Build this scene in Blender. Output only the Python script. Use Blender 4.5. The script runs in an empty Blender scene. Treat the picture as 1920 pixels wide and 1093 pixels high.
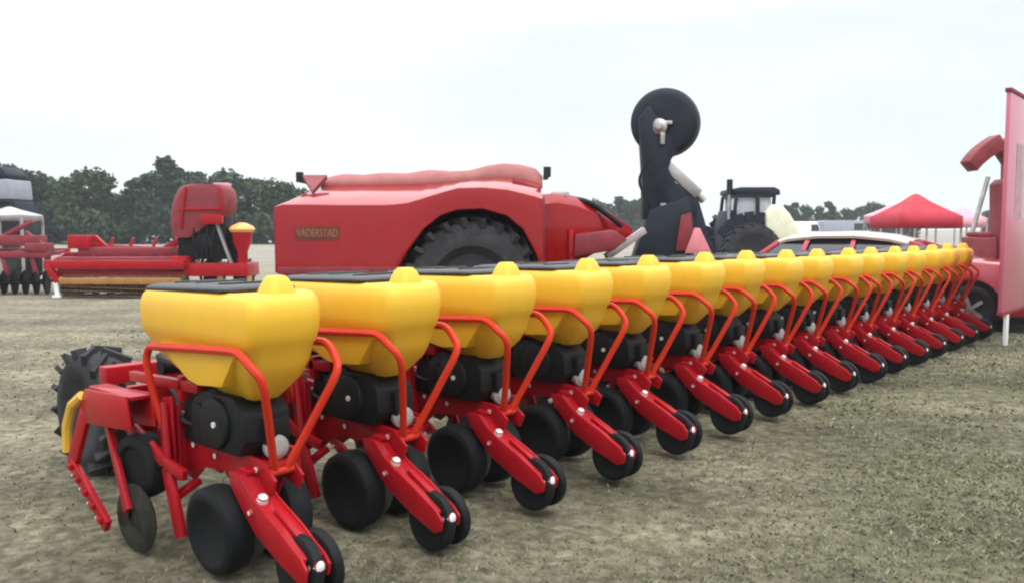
import bpy, bmesh, math, random
import numpy as np
from mathutils import Vector, Matrix
R = math.radians
scene = bpy.context.scene
C = bpy.data.collections.new('scene_objects'); scene.collection.children.link(C)
random.seed(7)

# ------------------------------------------------------------------ camera
EYE = 1.56; F = 1598.0; YH = 430.0
cam = bpy.data.cameras.new('camera'); co = bpy.data.objects.new('camera', cam); C.objects.link(co)
cam.sensor_width = 36; cam.lens = 36 * F / 1920; cam.clip_end = 3000; cam.clip_start = 0.05
co.location = (0, 0, EYE)
co.rotation_euler = (R(90) - math.atan((546.5 - YH) / F), 0, 0)
scene.camera = co
# ------------------------------------------------------------------ sky and light
SKYLOC = (1.3, 2.1, 0.1)
SUN_EL, SUN_AZ = R(52), R(150)       # azimuth clockwise from +Y (view direction)
w = bpy.data.worlds.new('World'); scene.world = w; w.use_nodes = True
nt = w.node_tree; nt.nodes.clear()
out = nt.nodes.new('ShaderNodeOutputWorld')
sky = nt.nodes.new('ShaderNodeTexSky'); sky.sky_type = 'NISHITA'; sky.sun_disc = False
sky.sun_elevation = SUN_EL; sky.sun_rotation = SUN_AZ
b1 = nt.nodes.new('ShaderNodeBackground'); b1.inputs[1].default_value = 0.12
nt.links.new(sky.outputs[0], b1.inputs[0])
b2 = nt.nodes.new('ShaderNodeBackground')
tc = nt.nodes.new('ShaderNodeTexCoord')
mp = nt.nodes.new('ShaderNodeMapping'); mp.inputs['Scale'].default_value = (1, 1, 3.2); mp.inputs['Location'].default_value = SKYLOC
nt.links.new(tc.outputs['Generated'], mp.inputs[0])
nz = nt.nodes.new('ShaderNodeTexNoise'); nz.inputs['Scale'].default_value = 1.4; nz.inputs['Detail'].default_value = 5
nz.inputs['Roughness'].default_value = 0.55
nt.links.new(mp.outputs[0], nz.inputs[0])
cr = nt.nodes.new('ShaderNodeValToRGB')
cr.color_ramp.elements[0].position = 0.38; cr.color_ramp.elements[0].color = (0.84, 0.925, 0.975, 1)
cr.color_ramp.elements[1].position = 0.56; cr.color_ramp.elements[1].color = (1.0, 1.0, 1.02, 1)
nt.links.new(nz.outputs[0], cr.inputs[0]); nt.links.new(cr.outputs[0], b2.inputs[0])
sx_ = nt.nodes.new('ShaderNodeSeparateXYZ'); nt.links.new(tc.outputs['Generated'], sx_.inputs[0])
zr_ = nt.nodes.new('ShaderNodeMapRange'); zr_.inputs[1].default_value = .22; zr_.inputs[2].default_value = 1; zr_.inputs[3].default_value = 1.09; zr_.inputs[4].default_value = 4.2   # an overcast sky is brighter overhead
nt.links.new(sx_.outputs[2], zr_.inputs[0]); nt.links.new(zr_.outputs[0], b2.inputs[1])
mx = nt.nodes.new('ShaderNodeMixShader'); mx.inputs[0].default_value = 0.93
nt.links.new(b1.outputs[0], mx.inputs[1]); nt.links.new(b2.outputs[0], mx.inputs[2])
nt.links.new(mx.outputs[0], out.inputs[0])
sl = bpy.data.lights.new('sun', 'SUN'); sl.energy = .8; sl.angle = R(14); sl.color = (1, .96, .9)
so = bpy.data.objects.new('sun', sl); C.objects.link(so)
d = Vector((math.sin(SUN_AZ) * math.cos(SUN_EL), math.cos(SUN_AZ) * math.cos(SUN_EL), math.sin(SUN_EL)))
so.rotation_euler = d.to_track_quat('Z', 'Y').to_euler(); so.location = (0, 0, 30)
vs = scene.view_settings; vs.view_transform = 'Standard'; vs.look = 'None'; vs.gamma = 1; vs.exposure = 0
scene.cycles.filter_width = 2.2

# ------------------------------------------------------------------ materials
def mat(name, col, rough=.5, metal=0, var=.15, vscale=6, bump=0, bscale=40, coat=0, dust=0, dustcol=(.30, .26, .19), spec=.5):
    m = bpy.data.materials.new(name); m.use_nodes = True; t = m.node_tree; n = t.nodes; L = t.links.new
    b = n['Principled BSDF']; b.inputs['Roughness'].default_value = rough; b.inputs['Metallic'].default_value = metal
    b.inputs['Coat Weight'].default_value = coat; b.inputs['Coat Roughness'].default_value = .08; b.inputs['Coat IOR'].default_value = 1.32
    b.inputs['Specular IOR Level'].default_value = spec
    tc = n.new('ShaderNodeTexCoord')
    a = n.new('ShaderNodeTexNoise'); a.inputs['Scale'].default_value = vscale; a.inputs['Detail'].default_value = 6
    L(tc.outputs['Object'], a.inputs[0])
    r = n.new('ShaderNodeValToRGB'); r.color_ramp.elements[0].position = .3; r.color_ramp.elements[1].position = .7
    r.color_ramp.elements[0].color = tuple(c * (1 - var) for c in col) + (1,)
    r.color_ramp.elements[1].color = tuple(min(1, c * (1 + var)) for c in col) + (1,)
    L(a.outputs[0], r.inputs[0]); src = r.outputs[0]
    if dust:
        a2 = n.new('ShaderNodeTexNoise'); a2.inputs['Scale'].default_value = vscale * 2.7; a2.inputs['Detail'].default_value = 8
        a2.inputs['Roughness'].default_value = .7; L(tc.outputs['Object'], a2.inputs[0])
        r2 = n.new('ShaderNodeMapRange'); r2.inputs[1].default_value = .45; r2.inputs[2].default_value = .75; r2.inputs[4].default_value = dust
        L(a2.outputs[0], r2.inputs[0])
        mxx = n.new('ShaderNodeMixRGB'); L(r2.outputs[0], mxx.inputs[0]); L(src, mxx.inputs[1]); mxx.inputs[2].default_value = dustcol + (1,)
        src = mxx.outputs[0]
        r3 = n.new('ShaderNodeMapRange'); r3.inputs[3].default_value = rough; r3.inputs[4].default_value = min(1, rough + .3)
        L(a2.outputs[0], r3.inputs[0]); L(r3.outputs[0], b.inputs['Roughness'])
    L(src, b.inputs['Base Color'])
    if bump:
        bn = n.new('ShaderNodeTexNoise'); bn.inputs['Scale'].default_value = bscale; bn.inputs['Detail'].default_value = 4
        L(tc.outputs['Object'], bn.inputs[0])
        bb = n.new('ShaderNodeBump'); bb.inputs['Strength'].default_value = bump; bb.inputs['Distance'].default_value = .01
        L(bn.outputs[0], bb.inputs['Height']); L(bb.outputs[0], b.inputs['Normal'])
    return m

M = {}
M['red'] = mat('red_paint', (.33, .004, .010), .3, var=.12, coat=.4, dust=.07, dustcol=(.10, .06, .045), spec=.15)
M['rail'] = mat('orange_red_paint', (.52, .028, .008), .34, var=.10, coat=.2, dust=.04, dustcol=(.15, .08, .04), spec=.2)
M['wagon'] = mat('wagon_red_paint', (.27, .002, .005), .22, var=.08, vscale=1.2, coat=1, dust=.02, spec=.05)
M['wagon'].node_tree.nodes['Principled BSDF'].inputs['Coat IOR'].default_value = 1.42
M['darkred'] = mat('dull_red_paint', (.20, .014, .024), .45, var=.2, dust=.2, dustcol=(.14, .10, .08))
M['yellow'] = mat('yellow_plastic', (.76, .43, .026), .33, var=.05, vscale=3, dust=.06, bump=.05, bscale=25, spec=.35, coat=.2)
M['rimyel'] = mat('yellow_rim_paint', (.65, .38, .04), .45, dust=.3)
M['black'] = mat('black_plastic', (.006, .007, .008), .42, var=.3, dust=.08, dustcol=(.06, .06, .05), spec=.25)
M['lid'] = mat('black_lid_plastic', (.006, .007, .007), .22, var=.2, dust=.12)
M['rubber'] = mat('black_rubber', (.007, .008, .009), .5, var=.3, dust=.15, dustcol=(.04, .037, .03), bump=.15, spec=.2)
M['tyre'] = mat('tyre_rubber', (.028, .028, .032), .7, var=.3, dust=.5, dustcol=(.07, .068, .062), bump=.25, spec=.25)
M['steel'] = mat('worn_steel', (.42, .41, .40), .38, metal=.8, var=.25, dust=.3)
M['zinc'] = mat('zinc_bolt', (.80, .78, .76), .3, metal=.3, var=.08)
M['grey'] = mat('grey_plastic', (.30, .29, .28), .5, dust=.2)
M['navy'] = mat('dark_blue_grey_paint', (.010, .015, .024), .45, var=.25, dust=.12, dustcol=(.05, .05, .05), spec=.3)
M['white'] = mat('white_paint', (.78, .78, .76), .45, var=.06)
M['canvas'] = mat('pale_canvas', (.40, .37, .37), .7)
M['cream'] = mat('cream_paint', (.72, .70, .52), .4, var=.08)
M['pink'] = mat('pink_cloth', (.55, .28, .32), .8, var=.15, bump=.4, bscale=12)
M['tent'] = mat('red_canvas', (.38, .008, .025), .7, var=.12, vscale=2)
M['palepink'] = mat('pale_red_canvas', (.62, .30, .36), .7, var=.1)
M['ochre'] = mat('ochre_paint', (.34, .15, .035), .5, dust=.2)
M['brown'] = mat('rusty_roller_steel', (.09, .045, .02), .6, var=.4, vscale=9, dust=.4)
M['glass'] = mat('dark_glass', (.02, .028, .032), .05, var=.1, spec=.8)
M['carpaint'] = mat('car_red_paint', (.46, .012, .035), .18, var=.04, coat=1)
M['tarp'] = mat('tarp_cloth', (.30, .10, .09), .75, var=.2, vscale=4, bump=.6, bscale=9)
M['lavender'] = mat('grey_box_paint', (.27, .29, .34), .5, var=.12)
M['sign'] = mat('pink_red_sign_sheet', (.50, .11, .165), .3, var=.06, vscale=1.5, coat=.8)
M['print'] = mat('faded_grey_print', (.40, .24, .26), .5, var=.25, vscale=5)
M['orange'] = mat('orange_lid_plastic', (.80, .36, .10), .45)
M['letter'] = mat('gold_lettering', (.26, .14, .06), .5)
M['plate'] = mat('dark_lettering_plate', (.13, .018, .010), .5)
M['bark'] = mat('bark', (.06, .045, .03), .9, var=.3, bump=.5)
M['reflector'] = mat('red_reflector', (.65, .22, .25), .35)

# ------------------------------------------------------------------ mesh builder
class MB:
    def __init__(s): s.v = []; s.f = []; s.m = []; s.mi = 0
    def add(s, vs, fs, mi=None):
        o = len(s.v); s.v += [tuple(p) for p in vs]; s.f += [tuple(i + o for i in f) for f in fs]
        s.m += [s.mi if mi is None else mi] * len(fs); return s
    def box(s, c, d, rot=None, mi=None, taper=1):
        X = rot or Matrix.Identity(3); vs = []
        for sz in (-1, 1):
            k = taper if sz > 0 else 1
            for sx, sy in ((-1, -1), (1, -1), (1, 1), (-1, 1)):
                vs.append(Vector(c) + X @ Vector((sx * d[0] / 2 * k, sy * d[1] / 2 * k, sz * d[2] / 2)))
        return s.add(vs, [(3, 2, 1, 0), (4, 5, 6, 7), (0, 1, 5, 4), (1, 2, 6, 5), (2, 3, 7, 6), (3, 0, 4, 7)], mi)
    def bar(s, a, b, w, h, mi=None, up=(0, 0, 1)):      # rectangular bar from a to b
        a, b = Vector(a), Vector(b); dd = b - a; z = dd.normalized(); x = Vector(up).cross(z)
        if x.length < 1e-4: x = Vector((1, 0, 0))
        x.normalize(); y = z.cross(x)
        return s.box((a + b) / 2, (w, h, dd.length), Matrix((x, y, z)).transposed(), mi)
    def tube(s, pts, r, n=8, mi=None, close=False):
        pts = [Vector(p) for p in pts]; N = len(pts); vs = []; fs = []; px = None
        rr = r if isinstance(r, (list, tuple)) else [r] * N
        for i, p in enumerate(pts):
            if close: t = pts[(i + 1) % N] - pts[i - 1]
            else: t = pts[min(i + 1, N - 1)] - pts[max(i - 1, 0)]
            t.normalize()
            if px is None:
                px = t.orthogonal().normalized()
            px = (px - t * px.dot(t)).normalized(); py = t.cross(px)
            for k in range(n):
                a = 2 * math.pi * k / n; vs.append(p + (px * math.cos(a) + py * math.sin(a)) * rr[i])
        M_ = N if close else N - 1
        for i in range(M_):
            j = (i + 1) % N
            for k in range(n): fs.append((i * n + k, i * n + (k + 1) % n, j * n + (k + 1) % n, j * n + k))
        if not close: fs += [tuple(range(n))[::-1], tuple((N - 1) * n + k for k in range(n))]
        return s.add(vs, fs, mi)
    def cyl(s, a, b, r, n=16, mi=None, r2=None): return s.tube([a, b], [r, r if r2 is None else r2], n, mi)
    def lathe(s, c, axis, prof, n=28, mi=None):         # prof: (offset along axis, radius)
        ax = Vector(axis).normalized(); px = ax.orthogonal().normalized(); py = ax.cross(px); c = Vector(c); vs = []; fs = []
        for (h, r) in prof:
            for k in range(n):
                a = 2 * math.pi * k / n; vs.append(c + ax * h + (px * math.cos(a) + py * math.sin(a)) * r)
        for i in range(len(prof) - 1):
            for k in range(n): fs.append((i * n + k, i * n + (k + 1) % n, (i + 1) * n + (k + 1) % n, (i + 1) * n + k))
        fs += [tuple(range(n))[::-1], tuple((len(prof) - 1) * n + k for k in range(n))]
        return s.add(vs, fs, mi)
    def loft(s, secs, mi=None, cap=True):
        n = len(secs[0]); vs = [p for q in secs for p in q]; fs = []
        for i in range(len(secs) - 1):
            for k in range(n): fs.append((i * n + k, i * n + (k + 1) % n, (i + 1) * n + (k + 1) % n, (i + 1) * n + k))
        if cap: fs += [tuple(range(n))[::-1], tuple((len(secs) - 1) * n + k for k in range(n))]
        return s.add(vs, fs, mi)
    def prism(s, poly, axis, a, b, mi=None):            # poly of (p,q); axis 'x': (y,z), 'y': (x,z), 'z': (x,y)
        def P(p, h):
            return (h, p[0], p[1]) if axis == 'x' else ((p[0], h, p[1]) if axis == 'y' else (p[0], p[1], h))
        return s.loft([[P(p, a) for p in poly], [P(p, b) for p in poly]], mi)
    def build(s, name, mats, parent=None, bevel=0, smooth=40, loc=None):
        me = bpy.data.meshes.new(name); me.from_pydata(s.v, [], s.f)
        if not isinstance(mats, (list, tuple)): mats = [mats]
        for m in mats: me.materials.append(M[m] if isinstance(m, str) else m)
        me.polygons.foreach_set('material_index', s.m)
        bm = bmesh.new(); bm.from_mesh(me); bmesh.ops.recalc_face_normals(bm, faces=bm.faces)
        if bevel:
            es = [e for e in bm.edges if len(e.link_faces) == 2 and e.calc_face_angle(0) > R(35) and e.calc_length() > bevel * 2.2]
            try: bmesh.ops.bevel(bm, geom=es, offset=bevel, segments=2, profile=.5, affect='EDGES', clamp_overlap=True)
            except Exception: pass
        bm.to_mesh(me); bm.free()
        me.polygons.foreach_set('use_smooth', [True] * len(me.polygons))
        try: me.set_sharp_from_angle(angle=R(smooth))
        except Exception: pass
        o = bpy.data.objects.new(name, me); C.objects.link(o)
        if parent: o.parent = parent
        if loc: o.location = loc
        return o

def tag(o, label=None, cat=None, group=None, kind=None):
    if label: o['label'] = label
    if cat: o['category'] = cat
    if group: o['group'] = group
    if kind: o['kind'] = kind
    return o
def thing(name, label, cat, loc=(0, 0, 0), rz=0, group=None):
    o = bpy.data.objects.new(name, None); C.objects.link(o); o.location = loc; o.rotation_euler = (0, 0, rz)
    o.empty_display_size = .3
    return tag(o, label, cat, group)
def copy_tree(o, parent=None):
    c = o.copy(); C.objects.link(c); c.parent = parent
    for ch in list(o.children): copy_tree(ch, c)
    return c
def wp(px, py, Y):      # pixel of the 1920 px photograph at a given distance -> (x, z); small pitch is taken into account
    if py == 0: py = 430
    p = math.atan((546.5 - YH) / F); y = -(py - 546.5) / F
    dy = math.cos(p) + y * math.sin(p); dz = -math.sin(p) + y * math.cos(p); t = Y / dy
    return ((px - 960) / F * t, EYE + dz * t)

def tyre(mb, c, axis, r, w, mi=0, n=32, hub=.55, lugs=0, lugh=.03):
    h = w / 2
    prof = [(-h * .72, r * hub), (-h, r * (hub + .12)), (-h, r * .86), (-h * .8, r * .965), (-h * .35, r), (h * .35, r), (h * .8, r * .965), (h, r * .86), (h, r * (hub + .12)), (h * .72, r * hub)]
    mb.lathe(c, axis, prof, n, mi)
    if lugs:
        ax = Vector(axis).normalized(); px = ax.orthogonal().normalized(); py = ax.cross(px)
        for k in range(lugs):
            for sd in (-1, 1):
                a = 2 * math.pi * (k + (0 if sd < 0 else .5)) / lugs; a2 = a + .9 * 2 * math.pi / lugs
                p0 = Vector(c) + (px * math.cos(a) + py * math.sin(a)) * (r + lugh * .3) + ax * (sd * h * .04)
                p1 = Vector(c) + (px * math.cos(a2) + py * math.sin(a2)) * (r * .945 + lugh * .3) + ax * (sd * h * 1.02)
                mb.bar(p0, p1, r * .075, lugh * 1.6, mi, up=(p0 - Vector(c)))
def rim(mb, c, axis, r, w, mi=1, hubmi=None):
    h = w / 2
    mb.lathe(c, axis, [(-h * .75, r), (-h * .7, r * .85), (-h * .2, r * .75), (-h * .15, r * .35), (-h * .5, r * .3), (-h * .5, r * .05)], 24, mi)
    mb.lathe(c, axis, [(h * .75, r), (h * .7, r * .85), (h * .2, r * .75), (h * .15, r * .35), (h * .5, r * .3), (h * .5, r * .05)], 24, mi)
def smoothpath(pts, k=5):      # Catmull-Rom
    P = [Vector(p) for p in pts]; o = []
    for i in range(len(P) - 1):
        a = P[max(i - 1, 0)]; b = P[i]; c = P[i + 1]; e = P[min(i + 2, len(P) - 1)]
        for j in range(k):
            t = j / k; o.append(.5 * ((2 * b) + (c - a) * t + (2 * a - 5 * b + 4 * c - e) * t * t + (3 * b - a - 3 * c + e) * t ** 3))
    o.append(P[-1]); return o
def rrect(x0, x1, y0, y1, z, rs, n=5):      # rounded rect; rs = radii at (x0,y0),(x1,y0),(x1,y1),(x0,y1)
    o = []
    for (cx, cy, r, a0) in ((x0, y0, rs[0], 180), (x1, y0, rs[1], 270), (x1, y1, rs[2], 0), (x0, y1, rs[3], 90)):
        ox = cx + r if cx == x0 else cx - r; oy = cy + r if cy == y0 else cy - r
        for k in range(n + 1):
            a = R(a0 + 90 * k / n); o.append((ox + r * math.cos(a), oy + r * math.sin(a), z))
    return o

# ------------------------------------------------------------------ ground
def ground():
    def axis(a, b):
        s = [0.0]; st = .12
        while s[-1] < b: s.append(s[-1] + st); st *= 1.045
        t = [-q for q in s[1:] if -q > a - 200][::-1]
        return np.array(t + s)
    xs = axis(-900, 900); ys = axis(-900, 900) + 3
    X, Y = np.meshgrid(xs, ys)
    Z = .012 * np.sin(X * 2.1 + Y * .7) * np.sin(Y * 1.7 - X * .4) + .008 * np.sin(X * 5.3 + 1) * np.sin(Y * 4.9 + .6) - .012
    Z *= np.exp(-((X / 60) ** 2 + (Y / 60) ** 2))
    nx, ny = len(xs), len(ys)
    vs = np.stack([X, Y, Z], -1).reshape(-1, 3)
    i = np.arange(nx * ny).reshape(ny, nx)
    fs = np.stack([i[:-1, :-1], i[:-1, 1:], i[1:, 1:], i[1:, :-1]], -1).reshape(-1, 4)
    me = bpy.data.meshes.new('ground'); me.from_pydata(vs.tolist(), [], fs.tolist())
    me.polygons.foreach_set('use_smooth', [True] * len(me.polygons))
    m = bpy.data.materials.new('dry_grass_ground'); m.use_nodes = True; t = m.node_tree; n = t.nodes; L = t.links.new
    b = n['Principled BSDF']; b.inputs['Roughness'].default_value = .95; b.inputs['Specular IOR Level'].default_value = .15
    tc = n.new('ShaderNodeTexCoord')
    def noise(sc, det=6, ro=.6, scale=None):
        a = n.new('ShaderNodeTexNoise'); a.inputs['Scale'].default_value = sc; a.inputs['Detail'].default_value = det; a.inputs['Roughness'].default_value = ro
        if scale:
            q = n.new('ShaderNodeMapping'); q.inputs['Scale'].default_value = scale; q.inputs['Rotation'].default_value = (0, 0, R(8)); L(tc.outputs['Object'], q.inputs[0]); L(q.outputs[0], a.inputs[0])
        else: L(tc.outputs['Object'], a.inputs[0])
        return a.outputs[0]
    def ramp(src, a, b_, ca, cb):
        r = n.new('ShaderNodeValToRGB'); r.color_ramp.elements[0].position = a; r.color_ramp.elements[1].position = b_
        r.color_ramp.elements[0].color = ca + (1,); r.color_ramp.elements[1].color = cb + (1,); L(src, r.inputs[0]); return r.outputs[0]
    def mixc(f, a, b_, typ='MIX'):
        x = n.new('ShaderNodeMixRGB'); x.blend_type = typ
        if isinstance(f, float): x.inputs[0].default_value = f
        else: L(f, x.inputs[0])
        L(a, x.inputs[1]); L(b_, x.inputs[2]); return x.outputs[0]
    green = ramp(noise(9), .35, .65, (.042, .052, .023), (.112, .120, .057))
    straw = ramp(noise(14), .35, .65, (.18, .160, .112), (.37, .335, .25))
    soil = ramp(noise(1.3), .4, .6, (.070, .065, .049), (.165, .153, .112))
    # worn strip to the left and behind the machine, greener turf on the right
    sep = n.new('ShaderNodeSeparateXYZ'); L(tc.outputs['Object'], sep.inputs[0])
    mm = n.new('ShaderNodeMath'); mm.operation = 'MULTIPLY_ADD'; mm.inputs[1].default_value = -.62; L(sep.outputs[1], mm.inputs[0]); L(sep.outputs[0], mm.inputs[2])
    mr = n.new('ShaderNodeMapRange'); mr.inputs[1].default_value = -4.5; mr.inputs[2].default_value = 1.5; L(mm.outputs[0], mr.inputs[0])
    patch = n.new('ShaderNodeMath'); patch.operation = 'MULTIPLY_ADD'; L(noise(.55, 5), patch.inputs[0]); patch.inputs[1].default_value = 1.7
    mr2 = n.new('ShaderNodeMath'); mr2.operation = 'MULTIPLY_ADD'; mr2.inputs[1].default_value = .75; mr2.inputs[2].default_value = -.82; L(mr.outputs[0], mr2.inputs[0]); L(mr2.outputs[0], patch.inputs[2]); patch.use_clamp = True
    base = mixc(patch.outputs[0], straw, green)
    f2 = ramp(noise(1.1, 7, .65), .42, .62, (0, 0, 0), (1, 1, 1))
    f3 = n.new('ShaderNodeMath'); f3.operation = 'MULTIPLY'; f3.inputs[1].default_value = .55; L(f2, f3.inputs[0])
    base = mixc(f3.outputs[0], base, soil)
    band = ramp(noise(.9, 4, .5, (.10, 1.0, 1)), .38, .62, (.68, .68, .68), (1.25, 1.22, 1.18))
    base = mixc(.8, base, band, 'MULTIPLY')
    # fields far away are pale stubble
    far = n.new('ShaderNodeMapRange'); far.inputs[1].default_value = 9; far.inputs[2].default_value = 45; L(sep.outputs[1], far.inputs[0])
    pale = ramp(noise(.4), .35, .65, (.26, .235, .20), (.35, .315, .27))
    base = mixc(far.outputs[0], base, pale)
    clump = ramp(noise(10, 6, .65), .40, .60, (.50, .51, .46), (1.10, 1.10, 1.05))
    base = mixc(.75, base, clump, 'MULTIPLY')
    L(base, b.inputs['Base Color'])
    bp = n.new('ShaderNodeBump'); bp.inputs['Strength'].default_value = .9; bp.inputs['Distance'].default_value = .04
    L(noise(30, 8, .7), bp.inputs['Height']); L(bp.outputs[0], b.inputs['Normal'])
    me.materials.append(m)
    o = bpy.data.objects.new('ground', me); C.objects.link(o); tag(o, kind='structure')

    # short blades of turf in front: one object nobody could count
    rng = np.random.default_rng(3); N = 420000
    dist = 1.6 + 13 * rng.random(N) ** 1.35; ang = (rng.random(N) - .5) * R(84)
    x = dist * np.sin(ang); y = dist * np.cos(ang)
    dens = .5 + .5 * np.sin(x * 1.3 + 2 * np.sin(y * .9)) * np.sin(y * 1.5 + 1.3 * np.sin(x * 1.1))
    side = np.clip((x - .62 * y + 4.5) / 6, .15, 1)
    keep = rng.random(N) < (.2 + .8 * dens ** 1.3) * side; x = x[keep]; y = y[keep]; n_ = len(x)
    h = (.007 + .016 * rng.random(n_) ** 1.5) * (1 + .25 * np.hypot(x, y) / 6); a = rng.random(n_) * 6.283; wd = .0022 + .0022 * rng.random(n_); wd *= 1 + np.hypot(x, y) / 4
    lx = (rng.random(n_) - .5) * 3.4 * h; ly = (rng.random(n_) - .5) * 3.4 * h
    z0 = -.012 + .012 * np.sin(x * 2.1 + y * .7) * np.sin(y * 1.7 - x * .4) + .008 * np.sin(x * 5.3 + 1) * np.sin(y * 4.9 + .6) - .004
    V = np.empty((n_, 3, 3)); V[:, 0] = np.stack([x - wd * np.cos(a), y - wd * np.sin(a), z0], 1)
    V[:, 1] = np.stack([x + wd * np.cos(a), y + wd * np.sin(a), z0], 1); V[:, 2] = np.stack([x + lx, y + ly, z0 + h], 1)
    me = bpy.data.meshes.new('grass'); me.from_pydata(V.reshape(-1, 3).tolist(), [], np.arange(n_ * 3).reshape(-1, 3).tolist())
    gm = bpy.data.materials.new('grass_blades'); gm.use_nodes = True; t = gm.node_tree; n = t.nodes; L = t.links.new
    b = n['Principled BSDF']; b.inputs['Roughness'].default_value = .8; b.inputs['Specular IOR Level'].default_value = .2
    tc = n.new('ShaderNodeTexCoord'); a1 = n.new('ShaderNodeTexNoise'); a1.inputs['Scale'].default_value = 16; a1.inputs['Detail'].default_value = 5; L(tc.outputs['Object'], a1.inputs[0])
    r = n.new('ShaderNodeValToRGB'); r.color_ramp.elements[0].position = .34; r.color_ramp.elements[0].color = (.090, .108, .052, 1)
    r.color_ramp.elements[1].position = .68; r.color_ramp.elements[1].color = (.27, .25, .17, 1)
    e = r.color_ramp.elements.new(.52); e.color = (.165, .170, .092, 1)
    L(a1.outputs[0], r.inputs[0]); L(r.outputs[0], b.inputs['Base Color']); me.materials.append(gm)
    o = bpy.data.objects.new('grass', me); C.objects.link(o); tag(o, 'short dry grass and stubble in the foreground', 'grass', kind='stuff')
ground()

# ------------------------------------------------------------------ row planter
GX, GY = -1.038, 3.74
SP = .762
planter = thing('row_planter', 'long row crop planter with sixteen yellow seed hoppers on red units standing on dry grass', 'planter', (GX, GY, 0), R(48.7))

def make_unit():
    # main red frame of one row unit (the part itself)
    m = MB()
    for sx in (-1, 1):      # side plates; forward bracket, long beam over the gauge wheels
        x0, x1 = sx * .062, sx * .078
        m.prism([(.72, .36), (.72, .66), (.60, .74), (.50, .58), (.25, .56), (.02, .54), (-.08, .47), (-.05, .40), (.06, .43), (.30, .44), (.52, .42), (.62, .34)], 'x', min(x0, x1), max(x0, x1))
        m.bar((sx * .10, .70, .60), (sx * .10, 1.17, .66), .03, .05)          # upper link
        m.bar((sx * .10, .70, .42), (sx * .10, 1.17, .47), .03, .05)          # lower link
        m.prism([(.74, .34), (.74, .70), (.66, .72), (.65, .34)], 'x', min(sx * .118, sx * .132), max(sx * .118, sx * .132))
    m.box((0, .34, .50), (.13, .72, .05)); m.box((0, .70, .52), (.26, .05, .30))
    m.box((0, 1.19, .57), (.26, .05, .34))
    m.prism([(.60, .34), (.86, .42), (.88, .60), (.80, .82), (.66, .84), (.60, .70)], 'x', .134, .146)
    m.prism([(.64, .42), (.80, .44), (.82, .58), (.76, .74), (.66, .76)], 'x', -.160, -.150)
    m.box((0, .62, .80), (.28, .04, .12)); m.bar((-.12, .45, .82), (-.12, 1.15, .80), .04, .05); m.bar((.12, .12, .60), (.12, .66, .80), .02, .09)
    m.box((.10, .30, .50), (.03, .60, .14))
    # front shank that carries the row cleaner
    m.bar((-.17, .73, .72), (-.19, .66, .40), .03, .07); m.bar((-.19, .66, .42), (-.19, .54, .10), .025, .09)
    m.bar((-.19, .60, .28), (-.06, .60, .34), .05, .03)
    m.bar((.17, .73, .72), (.19, .66, .40), .03, .07); m.bar((.19, .66, .42), (.19, .54, .12), .025, .08)
    # wheel arms
    m.bar((-.085, .10, .46), (-.085, .25, .20), .02, .05); m.bar((.085, .10, .46), (.085, .25, .20), .02, .05)
    for (yy, zz) in ((.60, .52), (.40, .50), (.05, .50)):
        for sx in (-1, 1): m.cyl((sx * .078, yy, zz), (sx * .09, yy, zz), .014, 10, 1)
    m.cyl((-.135, .70, .62), (-.15, .70, .62), .018, 10, 1)
    u = m.build('row_unit', ['red', 'zinc'], planter, bevel=.004)
    # opener discs
    m = MB()
    for sx in (-1, 1):
        ax = Vector((1, .06 * sx, 0))
        m.lathe((sx * .022, .34, .185), ax, [(-.002, .19), (-.003, .12), (-.012, .05), (.012, .05), (.003, .12), (.002, .19)], 30, 0)
    m.build('opener_disc', ['steel'], u)
    # hopper
    m = MB(); secs = []
    def sec(z, hx, y0, y1, rr, rf): secs.append(rrect(-hx, hx, y0, y1, z, (min(rr, .055), rr, rf, rf)))
    sec(.80, .070, .08, .32, .03, .03); sec(.83, .09, .05, .42, .04, .03); sec(.90, .142, -.02, .66, .07, .04)
    sec(.98, .176, -.075, .80, .12, .05); sec(1.05, .192, -.095, .87, .14, .06); sec(1.065, .203, -.108, .885, .15, .06)
    sec(1.11, .210, -.125, .892, .16, .065); sec(1.16, .213, -.138, .897, .165, .065); sec(1.21, .211, -.136, .90, .16, .07); sec(1.245, .202, -.122, .890, .15, .07)
    sec(1.262, .187, -.10, .87, .12, .06); sec(1.268, .165, -.08, .845, .1, .05)
    arch = lambda p: (p[0], p[1], p[2] + (.026 * (1 - ((p[1] - .30) / .58) ** 2) * max(0, (p[2] - 1.1) / .17)))
    m.loft([[arch(p) for p in q] for q in secs])
    for sx in (-1, 1):      # raised trapezoid panel below the rail
        a, b_ = (-.200, -.10) if sx < 0 else (.10, .200)
        m.prism([(.70, 1.02), (.02, 1.02), (.13, .875), (.33, .86), (.42, .875)], 'x', a, b_)
    m.build('hopper', 'yellow', u, bevel=.006, smooth=50)
    # rear latch tab on top
    m = MB()
    m.loft([rrect(-.075, .075, -.085, .075, 1.262, (.03,) * 4), rrect(-.062, .062, -.07, .06, 1.30, (.03,) * 4), rrect(-.046, .046, -.052, .045, 1.34, (.025,) * 4), rrect(-.032, .032, -.035, .03, 1.357, (.02,) * 4)])
    m.build('lid_latch', 'yellow', u, bevel=.003, smooth=60)
    m = MB(); zz = lambda y: .026 * (1 - ((y - .30) / .58) ** 2)
    pr = []
    for (z, ins) in ((1.258, .0), (1.274, .0), (1.284, .012), (1.289, .05)):
        pr.append([(p[0], p[1], p[2] + zz(p[1])) for p in rrect(-.190 + ins, .190 - ins, .10 + ins, .865 - ins, z, (.05,) * 4, 8)])
    m.loft(pr)
    m.tube([(-.15, .84, 1.275), (0, .885, 1.275), (.15, .84, 1.275)], .010, 6)
    for yy in (.25, .45, .65): m.box((0, yy, 1.291 + zz(yy)), (.26, .02, .008))
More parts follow.
